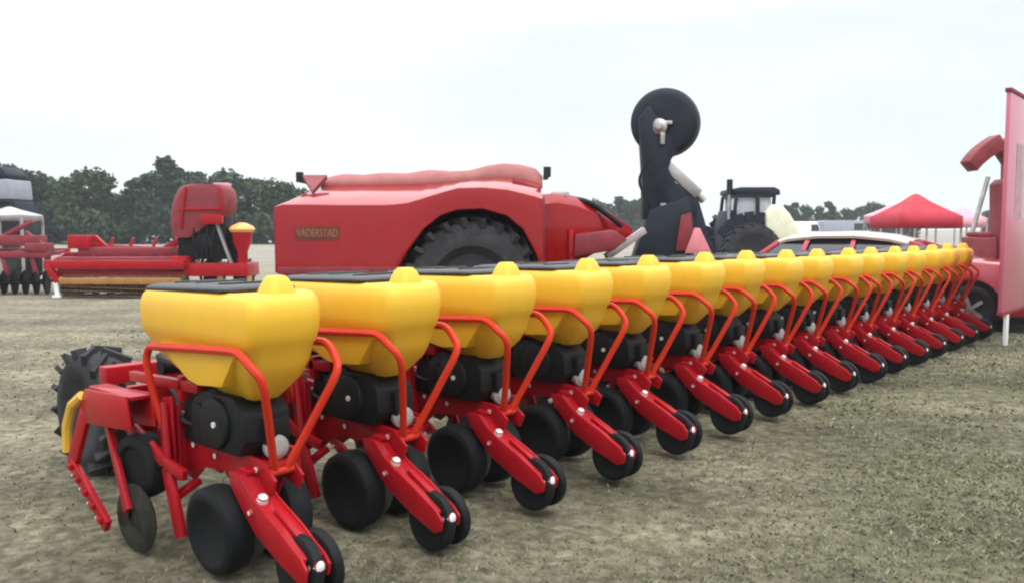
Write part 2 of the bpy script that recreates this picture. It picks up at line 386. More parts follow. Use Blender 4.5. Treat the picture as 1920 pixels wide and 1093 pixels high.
    m.build('hopper_lid', 'lid', u, bevel=.003, smooth=50)
    # orange-red guard rail around the hopper
    m = MB()
    for sx in (-1, 1):
        X = sx * .224
        pts = [(sx * .15, .70, .52), (sx * .19, .745, .70), (X, .765, .90), (X, .76, .965), (X, .725, 1.0), (X, .65, 1.008), (X, .30, 1.030), (X, .02, 1.045), (X, -.06, 1.04), (sx * .215, -.125, .995), (sx * .190, -.175, .93), (sx * .135, -.125, .78), (sx * .05, -.03, .545), (sx * .03, -.01, .50)]
        m.tube(smoothpath(pts, 3), .019, 8)
    m.cyl((-.06, -.01, .49), (.06, -.01, .49), .02, 10)
    m.build('guard_rail', 'rail', u)
    # seed meter
    m = MB()
    pf = ((.12, .55), (.50, .55), (.53, .62), (.51, .76), (.44, .81), (.16, .81), (.08, .74), (.07, .62))
    m.loft([[(-.13, y, z) for (y, z) in pf], [(.11, y, z) for (y, z) in pf]])
    m.lathe((-.13, .30, .68), (1, 0, 0), [(-.030, .06), (-.024, .115), (0, .122)], 26)
    m.cyl((-.168, .27, .68), (-.158, .27, .68), .014, 12, 1)
    m.box((-.135, .45, .70), (.03, .08, .10)); m.box((0, .28, .822), (.15, .26, .05)); m.box((.02, .06, .66), (.12, .05, .12)); m.box((.0, .60, .66), (.20, .12, .24))
    m.build('seed_meter', ['black', 'zinc'], u, bevel=.006)
    m = MB(); m.lathe((.015, .05, .585), (.25, 1, 0), [(-.03, .020), (-.026, .038), (-.02, .040), (-.014, .056), (.012, .058)], 24); m.cyl((.015, .05, .585), (.01, .14, .58), .03, 12)
    m.build('fan_motor', 'grey', u)
    m = MB()
    m.tube(smoothpath([(.10, .30, .74), (.17, .5, .80), (.16, .8, .86), (.10, 1.15, .84), (.10, 1.3, .86)], 6), .024, 8)
    m.tube(smoothpath([(-.06, .42, .62), (-.12, .62, .64), (-.05, .85, .74), (.0, 1.18, .78)], 6), .012, 6)
    m.tube(smoothpath([(.06, .0, .56), (.13, .1, .44), (.12, .4, .40), (.14, .75, .56), (.1, 1.2, .74)], 6), .010, 6)
    m.build('air_hose', 'black', u)
    for sx in (-1, 1):      # gauge wheels
        m = MB(); c = (sx * .155, .25, .203); ax = (1, 0, -.06 * sx)
        tyre(m, c, ax, .203, .14, 0, 34, hub=.62); rim(m, c, ax, .128, .12, 1); m.cyl((sx * .08, .25, .203), (sx * .19, .25, .203), .016, 10, 2)
        m.build('gauge_wheel', ['rubber', 'black', 'zinc'], u)
    # press arm: boxed lever sloping down to the press wheels
    m = MB()
    prof = [(.16, .50), (.06, .52), (-.04, .455), (-.20, .325), (-.345, .20), (-.365, .155), (-.33, .125), (-.28, .14), (-.14, .255), (.0, .37), (.12, .43)]
    XL, XR = -.160, -.035; XC = (XL + XR) / 2
    prof = [(.16, .49), (.07, .49), (.0, .425), (-.06, .385), (-.22, .312), (-.38, .225), (-.42, .185), (-.41, .135), (-.36, .115), (-.2, .175), (-.04, .255), (.06, .34), (.14, .42)]
    m.prism(prof, 'x', XL, XL + .014); m.prism(prof, 'x', XR - .014, XR)
    top = [(.16, .486), (.07, .486), (.0, .42), (-.06, .38), (-.22, .307), (-.38, .220), (-.38, .206), (-.22, .293), (-.06, .366), (.0, .406), (.07, .472), (.16, .472)]
    m.prism(top, 'x', XL + .0145, XR - .0145)
    m.bar((XC, -.13, .366), (XC, -.33, .262), .040, .018); m.bar((XC, .12, .50), (XC, .05, .49), .06, .02)
    m.cyl((XL - .012, -.02, .34), (XR + .012, -.02, .34), .015, 10, 1)
    m.lathe((XC - .025, -.05, .39), (0, -.4, .9), [(-.01, .026), (.018, .025), (.028, .014)], 14, 1)
    m.cyl((-.12, -.29, .147), (.035, -.29, .147), .013, 10, 1)
    m.lathe((XC, -.415, .185), (.15, -1, .15), [(-.03, .030), (.010, .028), (.018, .014)], 14, 1)
    m.tube([(XC, -.02, .36), (0, .14, .30)], .020, 8)
    m.build('press_arm', ['red', 'zinc'], u, bevel=.004)
    for X, tl in ((-.103, -.05), (.000, .10)):
        m = MB(); ax = (1, 0, tl); c = Vector((X, -.29, .147))
        tyre(m, c, ax, .147, .055, 0, 30, hub=.66); rim(m, c, ax, .098, .045, 1)
        m.lathe(c, (1, 0, tl), [(-.03, .02), (-.026, .03), (.026, .03), (.03, .02)], 16, 1)
        m.build('press_wheel', ['rubber', 'black', 'black'], u)
    return u

unit = make_unit()
units = [unit]
for k in range(1, 16):
    c = copy_tree(unit, planter); units.append(c)
for k, c in enumerate(units):
    c.location = (SP * k + .004 * math.sin(k * 5.1), .006 * math.sin(k * 3.3), .022 * math.sin(math.pi * min(1, k / 10)) + .003 * math.sin(k * 7.7)); c.rotation_euler = (R(.35) * math.sin(k * 2.9), R(.4) * math.sin(k * 4.3), R(.5) * math.sin(k * 6.1))
# toolbar, links and centre frame
m = MB(); m.box((7.6 * SP, 1.30, .60), (15.7 * SP, .17, .17)); m.box((7.5 * SP, 1.62, .74), (15.2 * SP, .10, .10))
for k in range(1, 16): m.bar((SP * k - .38, 1.35, .62), (SP * k - .38, 1.62, .74), .08, .08)
m.build('toolbar', 'red', planter, bevel=.006)
m = MB(); m.tube([(.1, 1.30, .80), (15.3 * SP, 1.30, .80)], .045, 12); m.tube([(.1, 1.24, .73), (15.2 * SP, 1.24, .73)], .022, 8)
m.build('air_pipe', 'black', planter)
m = MB(); m.bar((7.5 * SP, 1.4, .7), (7.5 * SP, 4.6, .62), .2, .2); m.bar((6.2 * SP, 1.6, .74), (7.5 * SP, 3.6, .66), .12, .12); m.bar((8.8 * SP, 1.6, .74), (7.5 * SP, 3.6, .66), .12, .12)
m.build('drawbar', 'darkred', planter, bevel=.008)

# fertiliser coulter in front of the units
def make_coulter():
    m = MB()
    pl = [(.86, .62), (1.36, .58), (1.44, .66), (1.36, .76), (.90, .78)]
    m.prism(pl, 'x', -.335, -.320); m.prism(pl, 'x', -.215, -.200); m.box((-.267, 1.12, .765), (.10, .46, .02))
    m.bar((-.32, 1.38, .64), (-.34, 1.52, .34), .03, .075); m.bar((-.34, 1.55, .36), (-.34, 1.12, .10), .03, .07)
    m.bar((-.20, 1.2, .6), (-.20, .80, .46), .03, .06); m.bar((-.20, .80, .46), (-.19, .62, .42), .03, .05); m.bar((-.27, 1.25, .60), (-.30, .98, .20), .03, .05)
    for q in range(5): m.box((-.362, 1.50 - .085 * q, .335 - .052 * q), (.022, .035, .03))
    for q in range(4): m.cyl((-.36, 1.46 - .09 * q, .30 - .054 * q), (-.372, 1.46 - .09 * q, .30 - .054 * q), .012, 8, 1)
    o = m.build('fertiliser_coulter', ['red', 'zinc'], planter, bevel=.004)
    m = MB(); m.tube([(-.33, 1.40, .72), (-.34, 1.50, .66), (-.345, 1.57, .54), (-.345, 1.58, .40)], .026, 8); m.build('deflector', 'rimyel', o)
    m = MB(); m.lathe((-.275, .95, .165), (1, .1, 0), [(-.003, .17), (-.014, .05), (.014, .05), (.003, .17)], 30); m.build('coulter_disc', 'lid', o)
    m = MB(); tyre(m, (-.20, 1.02, .40), (1, .15, 0), .165, .13, 0, 28); rim(m, (-.20, 1.02, .40), (1, .15, 0), .092, .13, 0); m.build('coulter_wheel', 'rubber', o)
    return o
co1 = make_coulter(); co1.location = (0, -.13, -.01)
for k in range(1, 16):
    c = copy_tree(co1, planter); c.location = (SP * k, -.13, -.01)
# lugged support wheel beyond the left end of the toolbar
for X in (.20, 4.5 * SP, 10.5 * SP, 14.7 * SP):
    m = MB(); c = (X, 2.36, .40); tyre(m, c, (1, 0, 0), .375, .26, 0, 36, hub=.55, lugs=16, lugh=.04); rim(m, c, (1, 0, 0), .205, .23, 1)
    m.build('support_wheel', ['tyre', 'rimyel'], planter)
    m = MB(); m.bar((X + .19, 2.36, .40), (X + .19, 1.62, .72), .05, .10); m.bar((X + .19, 2.0, .55), (X + .19, 1.62, .50), .04, .06); m.cyl((X + .19, 2.36, .40), (X - .05, 2.36, .40), .03, 10)
    m.build('wheel_arm', 'red', planter, bevel=.004)
# ------------------------------------------------------------------ seed wagon behind the planter
def seed_wagon():
    Y0 = 10.3; cx0, _ = wp(850, 430, Y0)
    t = thing('seed_wagon', 'big red seed cart with angular body and large lugged tyre behind the yellow hoppers', 'seed cart', (cx0, Y0, 0))
    def P(px, py, inset=0):
        x, z = wp(px, py, Y0 + inset); return x - cx0, z
    # stations: px, side-top py, rim py, inset, bottom z
    W = 2.5
    st = [(513, 388, 390, .05, 1.03), (530, 384, 377, .30, 1.02), (574, 384, 347, .90, 1.0), (640, 385, 346, .90, 1.0), (720, 385, 345, .90, 1.0), (738, 384, 345, .90, 1.02), (764, 381, 344, .90, 1.30), (794, 372, 343, .90, 1.56), (826, 362, 341, .90, 1.72),
          (858, 353, 338, .90, 1.79), (905, 352, 334, .90, 1.80), (950, 356, 332, .90, 1.72), (980, 363, 336, .90, 1.56), (1004, 369, 341, .90, 1.28), (1018, 374, 346, .85, 1.02)]
    secs = []
    for (px, ps, pr, ins, zb) in st:
        x, zs = P(px, ps); xr, zr = P(px, pr, ins); 
        secs.append([(x, .0, zb), (x, 0, zs), (x, ins, max(zr, zs + .003)), (x, W - ins, max(zr, zs + .003)), (x, W, zs), (x, W, zb)])
    m = MB(); m.loft(secs); m.build('body', 'wagon', t, bevel=.012, smooth=22)
    # trim along the fold and the lower edge
    m = MB()
    m.bar((P(520, 0)[0], -.012, 1.06), (P(745, 0)[0], -.012, 1.06), .03, .09); m.build('skirt', 'darkred', t, bevel=.006)
    for yy in (.25, W - .25): m = MB(); m.bar((P(520, 0)[0], yy, .92), (P(1015, 0)[0], yy, .92), .16, .20); m.build('chassis_beam', 'darkred', t, bevel=.008)
    m = MB(); m.box((P(890, 430)[0], W / 2, 1.45), (1.7, .9, .96)); m.build('wheel_well', 'black', t, bevel=.02)
    # tarp rolled over the filling opening
    m = MB(); sec2 = []; n = 40
    for i in range(n + 1):
        f = i / n; px = 572 + f * 450; x = P(px, 400)[0]
        rp = np.interp(px, [574, 720, 794, 858, 905, 950, 985, 1020], [347, 345, 343, 338, 334, 332, 337, 347])
        tp = np.interp(px, [570, 585, 610, 650, 690, 740, 790, 830, 870, 910, 940, 975, 1010, 1022], [340, 331, 327, 329, 325, 326, 319, 322, 321, 311, 307, 309, 317, 330])
        zr = P(px, float(rp), .9)[1]; zt = P(px, float(tp), 1.0)[1]
        row = [(x, .87, zr - .04), (x, .86, zr + .02), (x, .93, zr + (zt - zr) * .7), (x, 1.05, zt), (x, 1.25, zt + .02), (x, 1.45, zt), (x, 1.57, zr + (zt - zr) * .7), (x, 1.64, zr + .02), (x, 1.63, zr - .04)]
        sec2.append(row)
    m.loft(sec2); m.build('tarp', 'tarp', t, smooth=70)
    m = MB()
    pass
    for px, py in ((562, 328), (1026, 318)):
        m = MB(); x, z = P(px, py, .9); m.cyl((x, .9, z - .10), (x, .9, z + .03), .05, 10); m.box((x, 1.25, z - .07), (.06, .7, .06)); m.build('tarp_crank', 'navy', t)
    # purple-dark corner bracket at left and hinge at right
    m = MB(); x, z = P(590, 336, .8); x2, z2 = P(583, 366, .45)
    m.add([(x - .16, .84, z), (x + .16, .84, z), (x2 + .03, .43, z2), (x - .16, .80, z + .05), (x + .16, .80, z + .05), (x2 + .03, .39, z2 + .04)], [(0, 1, 2), (5, 4, 3), (0, 3, 4, 1), (1, 4, 5, 2), (2, 5, 3, 0)])
    m.build('bracket', 'darkred', t)
    m = MB(); x, z = P(985, 349, .6); m.box((x, .56, z), (.34, .06, .05), Matrix.Rotation(R(18), 3, 'Y')); m.build('hinge', 'darkred', t)
    wx, wz = P(885, 519)
    for y in (.10, W - .10):
        m = MB(); c = (wx, y + (.24 if y < 1 else -.24), .86); tyre(m, c, (0, 1, 0), .805, .60, 0, 44, hub=.5, lugs=22, lugh=.07); rim(m, c, (0, 1, 0), .42, .5, 1); m.build('wheel', ['tyre', 'rimyel'], t)
    m = MB(); m.cyl((wx, .1, .86), (wx, W - .1, .86), .07, 12); m.build('axle', 'darkred', t)
    # tapering nose and drawbar
    nose = []
    for (px, pt, pb, hw) in ((1012, 368, 505, 1.0), (1040, 366, 500, .95), (1078, 372, 492, .8), (1120, 386, 470, .6), (1160, 408, 452, .35), (1192, 428, 448, .14)):
        x, zt = P(px, pt, .9); _, zb = P(px, pb, .9)
        nose.append([(x, 1.25 - hw, zb), (x, 1.25 - hw, zt - .12), (x, 1.25 - hw + .12, zt), (x, 1.25 + hw - .12, zt), (x, 1.25 + hw, zt - .12), (x, 1.25 + hw, zb)])
    m = MB(); m.loft(nose); m.build('nose', 'wagon', t, bevel=.01, smooth=25)
    m = MB(); m.box((P(1016, 430, .3)[0], .5, 1.5), (.06, .7, .9)); m.build('bulkhead', 'darkred', t, bevel=.01)
    m = MB(); m.prism([P(1075, 482, .35), P(1078, 440, .35), P(1150, 432, .35), P(1176, 450, .35), P(1150, 470, .35)], 'y', .30, .60); m.build('recess_shade', 'darkred', t, bevel=.02)  # dull red panel paints in the dark of a recess under the nose
    m = MB(); m.tube(smoothpath([P3 for P3 in [(P(1040, 372, .6)[0], .62, P(0, 366, .6)[1]), (P(1075, 0)[0], .6, P(0, 372, .6)[1]), (P(1120, 0)[0], .62, P(0, 384, .6)[1]), (P(1180, 0)[0], .7, P(0, 425, .6)[1])]], 5), .035, 8); m.build('hose', 'black', t)
    m = MB(); m.box((P(1055, 0)[0], .6, P(0, 368, .6)[1]), (.22, .25, .10)); m.build('valve_block', 'steel', t, bevel=.01)
    m = MB(); x0, z0 = P(1040, 500, .9); x1, z1 = P(1230, 505, .9)
    m.bar((x0 - .5, .6, .85), (x1, 1.25, .62), .14, .16); m.bar((x0 - .5, 1.9, .85), (x1, 1.25, .62), .14, .16); m.bar((x1 - .1, 1.25, .62), (x1 + .4, 1.25, .58), .12, .12)
    xa, za = P(1135, 482, .8); xb, zb = P(1212, 432, .8); m.bar((xa, .72, za), (xb, .95, zb), .07, .09, 1)
    m.cyl((x1 - .25, 1.25, .6), (x1 - .25, 1.25, .02), .05, 10, 1); m.lathe((x1 - .25, 1.25, .02), (0, 0, 1), [(-.02, .14), (.02, .14)], 14, 1)
    m.bar((P(1075, 0)[0], .40, 1.0), (P(1075, 0)[0], .40, 1.55), .06, .1)
    m.build('drawbar', ['red', 'steel'], t, bevel=.006)
    # lettering on the side
    x0, z0 = P(557, 449); x1, z1 = P(633, 427)
    m = MB(); m.box(((x0 + x1) / 2, -.003, (z0 + z1) / 2), (x1 - x0 + .05, .004, z1 - z0 + .03)); m.build('name_plate', 'plate', t, bevel=0)
    fc = bpy.data.curves.new('lettering', 'FONT'); fc.body = 'V\u00c4DERSTAD'; fc.size = .115; fc.extrude = .002; fc.align_x = 'CENTER'; fc.align_y = 'CENTER'
    tmp = bpy.data.objects.new('tmp', fc); C.objects.link(tmp); dg = bpy.context.evaluated_depsgraph_get()
    me = bpy.data.meshes.new_from_object(tmp.evaluated_get(dg)); bpy.data.objects.remove(tmp)
    o = bpy.data.objects.new('lettering', me); me.materials.clear(); me.materials.append(M['letter']); C.objects.link(o); o.parent = t
    wdt = max(v.co.x for v in me.vertices) - min(v.co.x for v in me.vertices); s = (x1 - x0) / wdt
    o.rotation_euler = (R(90), 0, 0); o.location = ((x0 + x1) / 2, -.008, (z0 + z1) / 2); o.scale = (s, 1.15, 1)
seed_wagon()

# ------------------------------------------------------------------ upright folded dark wing with disc
def upright():
    Y0 = 12.0; cx0, _ = wp(1250, 430, Y0)
    t = thing('folded_marker', 'tall dark steel arm topped by a big round disc, behind the yellow hoppers', 'farm implement', (cx0, Y0, 0))
    def P(px, py, i=0): x, z = wp(px, py, Y0 + i); return x - cx0, z
    # big drum disc; the axle points toward the viewer's left
    x, z = P(1248, 230); m = MB(); ax = (-.38, -1, 0)
    m.lathe((x, .05, z), ax, [(-.24, .30), (-.24, .40), (-.20, .465), (-.08, .475), (.02, .475), (.10, .465), (.135, .43), (.15, .36), (.155, .2), (.155, .03)], 44)
    m.build('disc_drum', 'navy', t, smooth=35)
    x2, z2 = P(1236, 240); m = MB(); m.lathe((x2 - .02, -.13, z2), ax, [(0, .11), (.03, .11), (.05, .06), (.08, .05)], 20)
    m.box((x2 + .02, -.16, z2 - .16), (.06, .04, .17)); m.box((x2 + .05, -.16, z2 + .05), (.20, .03, .05)); m.build('hub', 'steel', t, bevel=.004)
    def poly(pts, y0, y1, mb, mi=None): mb.prism([P(a, b) for a, b in pts], 'y', y0, y1, mi)
    m = MB()
    poly([(1199, 262), (1196, 225), (1215, 200), (1268, 285), (1256, 300), (1250, 318), (1262, 342), (1296, 378), (1304, 400), (1240, 425), (1203, 410), (1203, 330)], -.14, .10, m)
    poly([(1215, 395), (1285, 370), (1300, 420), (1296, 500), (1180, 500), (1190, 470)], -.16, .18, m)
    m.bar((P(1290, 365)[0], 0, P(1290, 365)[1]), (P(1352, 470)[0], .05, .55), .16, .20); m.bar((P(1230, 440)[0], .05, 1.4), (P(1170, 520)[0], .05, .7), .12, .12)
    m.box((P(1260, 0)[0], .1, .55), (1.5, .30, .22)); 
    for q in (-.6, .6): m.bar((P(1260, 0)[0] + q, .1, .6), (P(1260, 0)[0] + q * 1.1, .1, .02), .10, .10); m.box((P(1260, 0)[0] + q * 1.1, .1, .02), (.3, .3, .03))
    m.box((P(1275, 358)[0], -.06, P(1275, 350)[1] - .05), (.26, .05, .16)); m.box((P(1240, 385)[0], -.13, P(1240, 385)[1]), (.10, .04, .06), None, 1)
    m.build('arm', ['navy', 'steel'], t, bevel=.012)
    # hydraulic cylinder, pale
    xa, za = P(1250, 312); xb, zb = P(1308, 366); m = MB()
    m.bar((xa, -.03, za), (xb, -.03, zb), .12, .15); m.bar((xa - .03, -.02, za + .05), (xa + .05, -.02, za - .03), .07, .07); m.cyl((xb - .06, -.03, zb + .06), (xb + .08, -.03, zb - .09), .05, 12)
    m.build('cylinder', 'steel', t, bevel=.012)
    m = MB(); poly([(1262, 470), (1272, 405), (1290, 400), (1300, 470)], -.19, -.165, m); m.build('side_plate', 'darkred', t, bevel=.004)
    m = MB(); poly([(1278, 475), (1296, 428), (1306, 428), (1328, 475)], -.225, -.20, m); m.build('warning_triangle', 'reflector', t, bevel=.008)
    m = MB(); pts = [P(1215, 300), P(1196, 340), P(1212, 380), P(1225, 430)]
    m.tube(smoothpath([(a, -.13, b) for a, b in pts], 6), .018, 8); pts = [P(1240, 320), P(1262, 350), P(1250, 380), P(1262, 430)]; m.tube(smoothpath([(a, -.12, b) for a, b in pts], 6), .015, 8)
    m.build('hose', 'black', t)
upright()

# ------------------------------------------------------------------ tractor
def tractor():
    Y0 = 24.0; cx0, _ = wp(1420, 430, Y0)
    t = thing('tractor', 'dark tractor with flat roofed cab, upright exhaust and pale sloping bonnet in the middle distance', 'tractor', (cx0, Y0, 0))
    def P(px, py): x, z = wp(px, py, Y0); return x - cx0, z
    W = 1.9
    m = MB(); m.prism([P(1378, 363), P(1380, 354), P(1392, 351), P(1455, 351), P(1465, 356), P(1466, 366)], 'y', .1, 1.8); m.build('cab_roof', 'navy', t, bevel=.03)
    m = MB()
    for px, pxb in ((1384, 1378), (1424, 1424), (1455, 1452)):
        for y in (.16, 1.74): a = P(px, 366); b = P(pxb, 415); m.bar((a[0], y, a[1]), (b[0], y, b[1]), .09, .09)
    
    for zq in (.02, .03): m.box((P(1419, 0)[0], .16 if zq < .025 else 1.74, P(0, 367)[1]), (P(1456, 0)[0] - P(1382, 0)[0], .08, .10))
    m.box((P(1383, 0)[0], .95, P(0, 367)[1]), (.08, 1.6, .10)); m.build('cab_frame', 'navy', t, bevel=.01)
    m = MB(); m.prism([P(1388, 366), P(1450, 366), P(1449, 404), P(1386, 404)], 'y', .22, 1.68)
    g = M['cabglass'] = mat('pale_cab_glass', (.42, .44, .47), .08, var=.1, spec=.8); m.build('cab_glass', 'cabglass', t)
    m = MB(); x, z = P(1373, 366); m.cyl((x, .3, z - .7), (x, .3, z + .05), .05, 10, 1); m.cyl((x, .3, z + .02), (x, .3, P(0, 336)[1]), .085, 12); m.build('exhaust', ['navy', 'steel'], t)
    m = MB(); secs = []
    for px, top in ((1436, 398), (1448, 384), (1466, 384), (1482, 402), (1495, 424), (1504, 447)):
        x, z = P(px, top); zb = .95; secs.append([(x, -.1, zb), (x, -.1, z - .12), (x, .05, z), (x, 1.6, z), (x, 1.75, z - .12), (x, 1.75, zb)])
    m.loft(secs); m.build('bonnet', 'cream', t, bevel=.03)
    m = MB(); m.prism([P(1372, 395), P(1410, 392), P(1440, 402), P(1452, 440), P(1455, 500), P(1368, 500), P(1362, 430)], 'y', .35, 1.55); m.build('chassis', 'navy', t, bevel=.02)
    m = MB(); m.bar((P(1450, 0)[0], .95, .6), (P(1492, 0)[0], .95, .6), .5, .3); m.build('front_axle', 'navy', t, bevel=.02)
    for y in (0, W):
        m = MB(); x = P(1408, 0)[0]; c = (x, y, .86); tyre(m, c, (0, 1, 0), .84, .5, 0, 32, lugs=18, lugh=.05); rim(m, c, (0, 1, 0), .45, .44, 1); m.build('rear_wheel', ['tyre', 'grey'], t)
        m = MB(); x = P(1478, 0)[0]; c = (x, y, .55); tyre(m, c, (0, 1, 0), .53, .38, 0, 28, lugs=16, lugh=.04); rim(m, c, (0, 1, 0), .27, .34, 1); m.build('front_wheel', ['tyre', 'grey'], t)
        m = MB()
        for q in range(7):
            a, b_ = R(40 + q * 16), R(40 + (q + 1) * 16); xx = P(1413, 0)[0]; yy = .05 if y == 0 else W - .05
            m.bar((xx + .95 * math.cos(a), yy, .86 + .95 * math.sin(a)), (xx + .95 * math.cos(b_), yy, .86 + .95 * math.sin(b_)), .5, .03, up=(0, 1, 0))
        m.build('mudguard', 'navy', t)
tractor()

# ------------------------------------------------------------------ red car at the far end of the planter
def car():
    L_ = 4.5; Wd = 1.78
    t = thing('car', 'glossy red car with pale shining roof parked beyond the far end of the planter', 'car', (8.50, 13.4, -.03), R(146)); t.scale = (1.08,) * 3
    # local: +x = rear, x=0 at the front bumper; y toward the camera (rotated), near side y = +Wd/2
    def sec(x, zb, zt, hw, hwt, mid=None):
        mid = mid or (zb + zt) / 2
        return [(x, -hw * .96, zb), (x, -hw, mid), (x, -hwt, zt - .03), (x, -hwt * .8, zt), (x, hwt * .8, zt), (x, hwt, zt - .03), (x, hw, mid), (x, hw * .96, zb)]
    h = Wd / 2
    m = MB()
    m.loft([sec(0, .32, .62, .62, .58), sec(.06, .24, .84, .78, .70), sec(.25, .20, .94, h * .97, .78), sec(.6, .20, 1.0, h, .80), sec(1.15, .20, 1.05, h, .82), sec(1.5, .20, 1.03, h, .84), sec(2.6, .20, 1.0, h, .84), sec(3.6, .22, 1.02, h, .84), sec(4.1, .24, 1.0, h * .98, .80), sec(4.42, .30, .95, .80, .72), sec(4.5, .36, .85, .70, .64)])
    m.build('body', 'carpaint', t, bevel=.02, smooth=35)
    m = MB()
    def rs(x, z, hw): return [(x, -hw, z - .05), (x, -hw * .8, z), (x, -hw * .3, z + .02), (x, hw * .3, z + .02), (x, hw * .8, z), (x, hw, z - .05), (x, hw, z - .09), (x, -hw, z - .09)]
    m.loft([rs(1.80, 1.29, .62), rs(2.1, 1.37, .65), rs(2.6, 1.42, .66), rs(3.2, 1.41, .66), rs(3.65, 1.36, .64), rs(3.85, 1.29, .62)])
    M['roofsheen'] = mat('sky_sheen_roof_paint', (.36, .30, .25), .15, var=.05, coat=1)  # pale tone paints the sky's reflection onto the red car's roof
    m.build('roof', 'roofsheen', t, smooth=60)
    m = MB(); m.loft([[(1.05, -.78, .95), (1.05, .78, .95), (4.15, .78, .97), (4.15, -.78, .97)], [(1.85, -.60, 1.27), (1.85, .60, 1.27), (3.76, .60, 1.27), (3.76, -.60, 1.27)], [(2.05, -.58, 1.33), (2.05, .58, 1.33), (3.6, .58, 1.33), (3.6, -.58, 1.33)]])
    m.build('windows', 'glass', t, bevel=.01)
    for s in (-1, 1):
        for a, b in (((1.02, .80, .99), (1.83, .61, 1.27)), ((2.65, .80, .99), (2.62, .615, 1.32)), ((4.15, .80, .98), (3.79, .62, 1.27)), ((3.4, .80, .99), (3.32, .615, 1.32))):
            m = MB(); m.bar((a[0], a[1] * s, a[2]), (b[0], b[1] * s, b[2]), .07, .025, up=(0, 1, 0)); m.build('pillar', 'carpaint', t, bevel=.008)
        m = MB(); m.box((1.45, s * .96, 1.08), (.12, .18, .11)); m.build('mirror', 'carpaint', t, bevel=.02)
    for s in (-1, 1): m = MB(); m.lathe((.28, s * .66, .72), (1, -.5 * s, 0), [(-.14, .09), (-.10, .14), (.06, .15)], 18); m.build('headlight', 'white', t)
    m = MB(); m.box((.03, 0, .42), (.05, 1.15, .16)); m.box((2.2, 0, .21), (3.9, 1.70, .10)); m.build('bumper', 'black', t, bevel=.02)
    for xx in (.95, 3.6):
        for s in (-1, 1):
            m = MB(); c = (xx, s * (h - .10), .335); m.lathe((xx, s * (h - .16), .36), (0, 1, 0), [(-.10, .395), (.167, .395)] if s > 0 else [(-.167, .395), (.10, .395)], 28, 0)
            m.build('wheel_arch', 'black', t)
            m = MB(); c = (xx, s * (h - .055), .335); tyre(m, c, (0, 1, 0), .335, .20, 0, 30, hub=.62); rim(m, c, (0, 1, 0), .215, .19, 1)
            for q in range(5):
                a = R(72 * q); m.bar((xx, s * (h + .045), .335), (xx + .19 * math.cos(a), s * (h + .03), .335 + .19 * math.sin(a)), .05, .02, 1, up=(0, 1, 0))
            m.build('wheel', ['tyre', 'steel'], t)
car()

# ------------------------------------------------------------------ sign panel at the right edge
def sign():
    x, z = wp(1884, 430, 11.1)
    t = thing('sign_board', 'tall pink red banner board on a white post at the right edge of the field', 'sign', (x, 11.1, 0), R(49))
    L_ = 2.6
    m = MB(); m.box((L_ / 2, .02, 1.90), (L_, .05, 2.84)); m.build('panel', 'sign', t, bevel=.006)
    m = MB(); m.box((L_ / 2, .02, 3.345), (L_ + .04, .08, .05)); m.build('top_rail', 'darkred', t, bevel=.004)
    m = MB(); m.box((L_ / 2, .02, .455), (L_ + .02, .07, .05)); m.build('bottom_rail', 'darkred', t, bevel=.004)
    m = MB()
    m.box((.72, -.008, 2.2), (.42, .006, 1.0)); m.build('faded_print', 'print', t)
    for xx in (.42, L_ - .42):
        m = MB(); m.box((xx, .02, .215), (.12, .045, .43)); m.build('post', 'white', t, bevel=.006)
sign()

# ------------------------------------------------------------------ red machine with raised spout behind the sign
def spout_machine():
    Y0 = 17.0; cx0, _ = wp(1890, 430, Y0)
    t = thing('spout_machine', 'red farm machine with drooping spout and thin steel strut beside the banner board', 'farm machine', (cx0, Y0, 0))
    def P(px, py): x, z = wp(px, py, Y0); return x - cx0, z
    m = MB(); m.prism([P(1880, 345), P(1890, 335), P(1960, 335), P(1975, 440), P(1975, 540), P(1874, 540), P(1874, 440), P(1880, 425)], 'y', 0, .5); m.build('body', 'darkred', t, bevel=.03)
    m = MB(); pts = [P(1900, 262), P(1882, 272), P(1866, 283), P(1852, 296), P(1841, 310)]
    secs = []
    for i, (x, z) in enumerate(pts):
        w_ = .17 - .01 * i; dx, dz = (.55, .83) if i < 2 else (.66, .75)
        secs.append([(x - dx * w_ * -1, .3, z - dz * w_), (x + dx * w_ * -1, .3, z + dz * w_), (x + dx * w_ * -1, .7, z + dz * w_), (x - dx * w_ * -1, .7, z - dz * w_)])
    m.loft(secs); x, z = P(1900, 262); m.bar((x, .5, z), (P(1925, 300)[0], .5, P(0, 300)[1]), .3, .3); m.bar((P(1925, 300)[0], .5, P(0, 300)[1]), (P(1925, 345)[0], .5, P(0, 345)[1] - .3), .3, .3)
    m.build('spout', 'darkred', t, bevel=.02)
    m = MB(); a = P(1874, 330); b = P(1842, 440); m.cyl((a[0], .4, a[1]), (b[0], .4, b[1]), .045, 10); m.build('strut', 'steel', t)
    m = MB(); m.box((P(1852, 0)[0], .3, 1.0), (.5, .5, .8)); m.box((P(1852, 0)[0], .3, 1.45), (.35, .4, .10)); m.build('engine_cover', 'darkred', t, bevel=.04)
    for y in (.1, 1.7):
        m = MB(); c = (P(1900, 0)[0], y, .5); tyre(m, c, (0, 1, 0), .5, .35, 0, 28, lugs=16, lugh=.04); rim(m, c, (0, 1, 0), .27, .3, 1); m.build('wheel', ['tyre', 'grey'], t)
spout_machine()

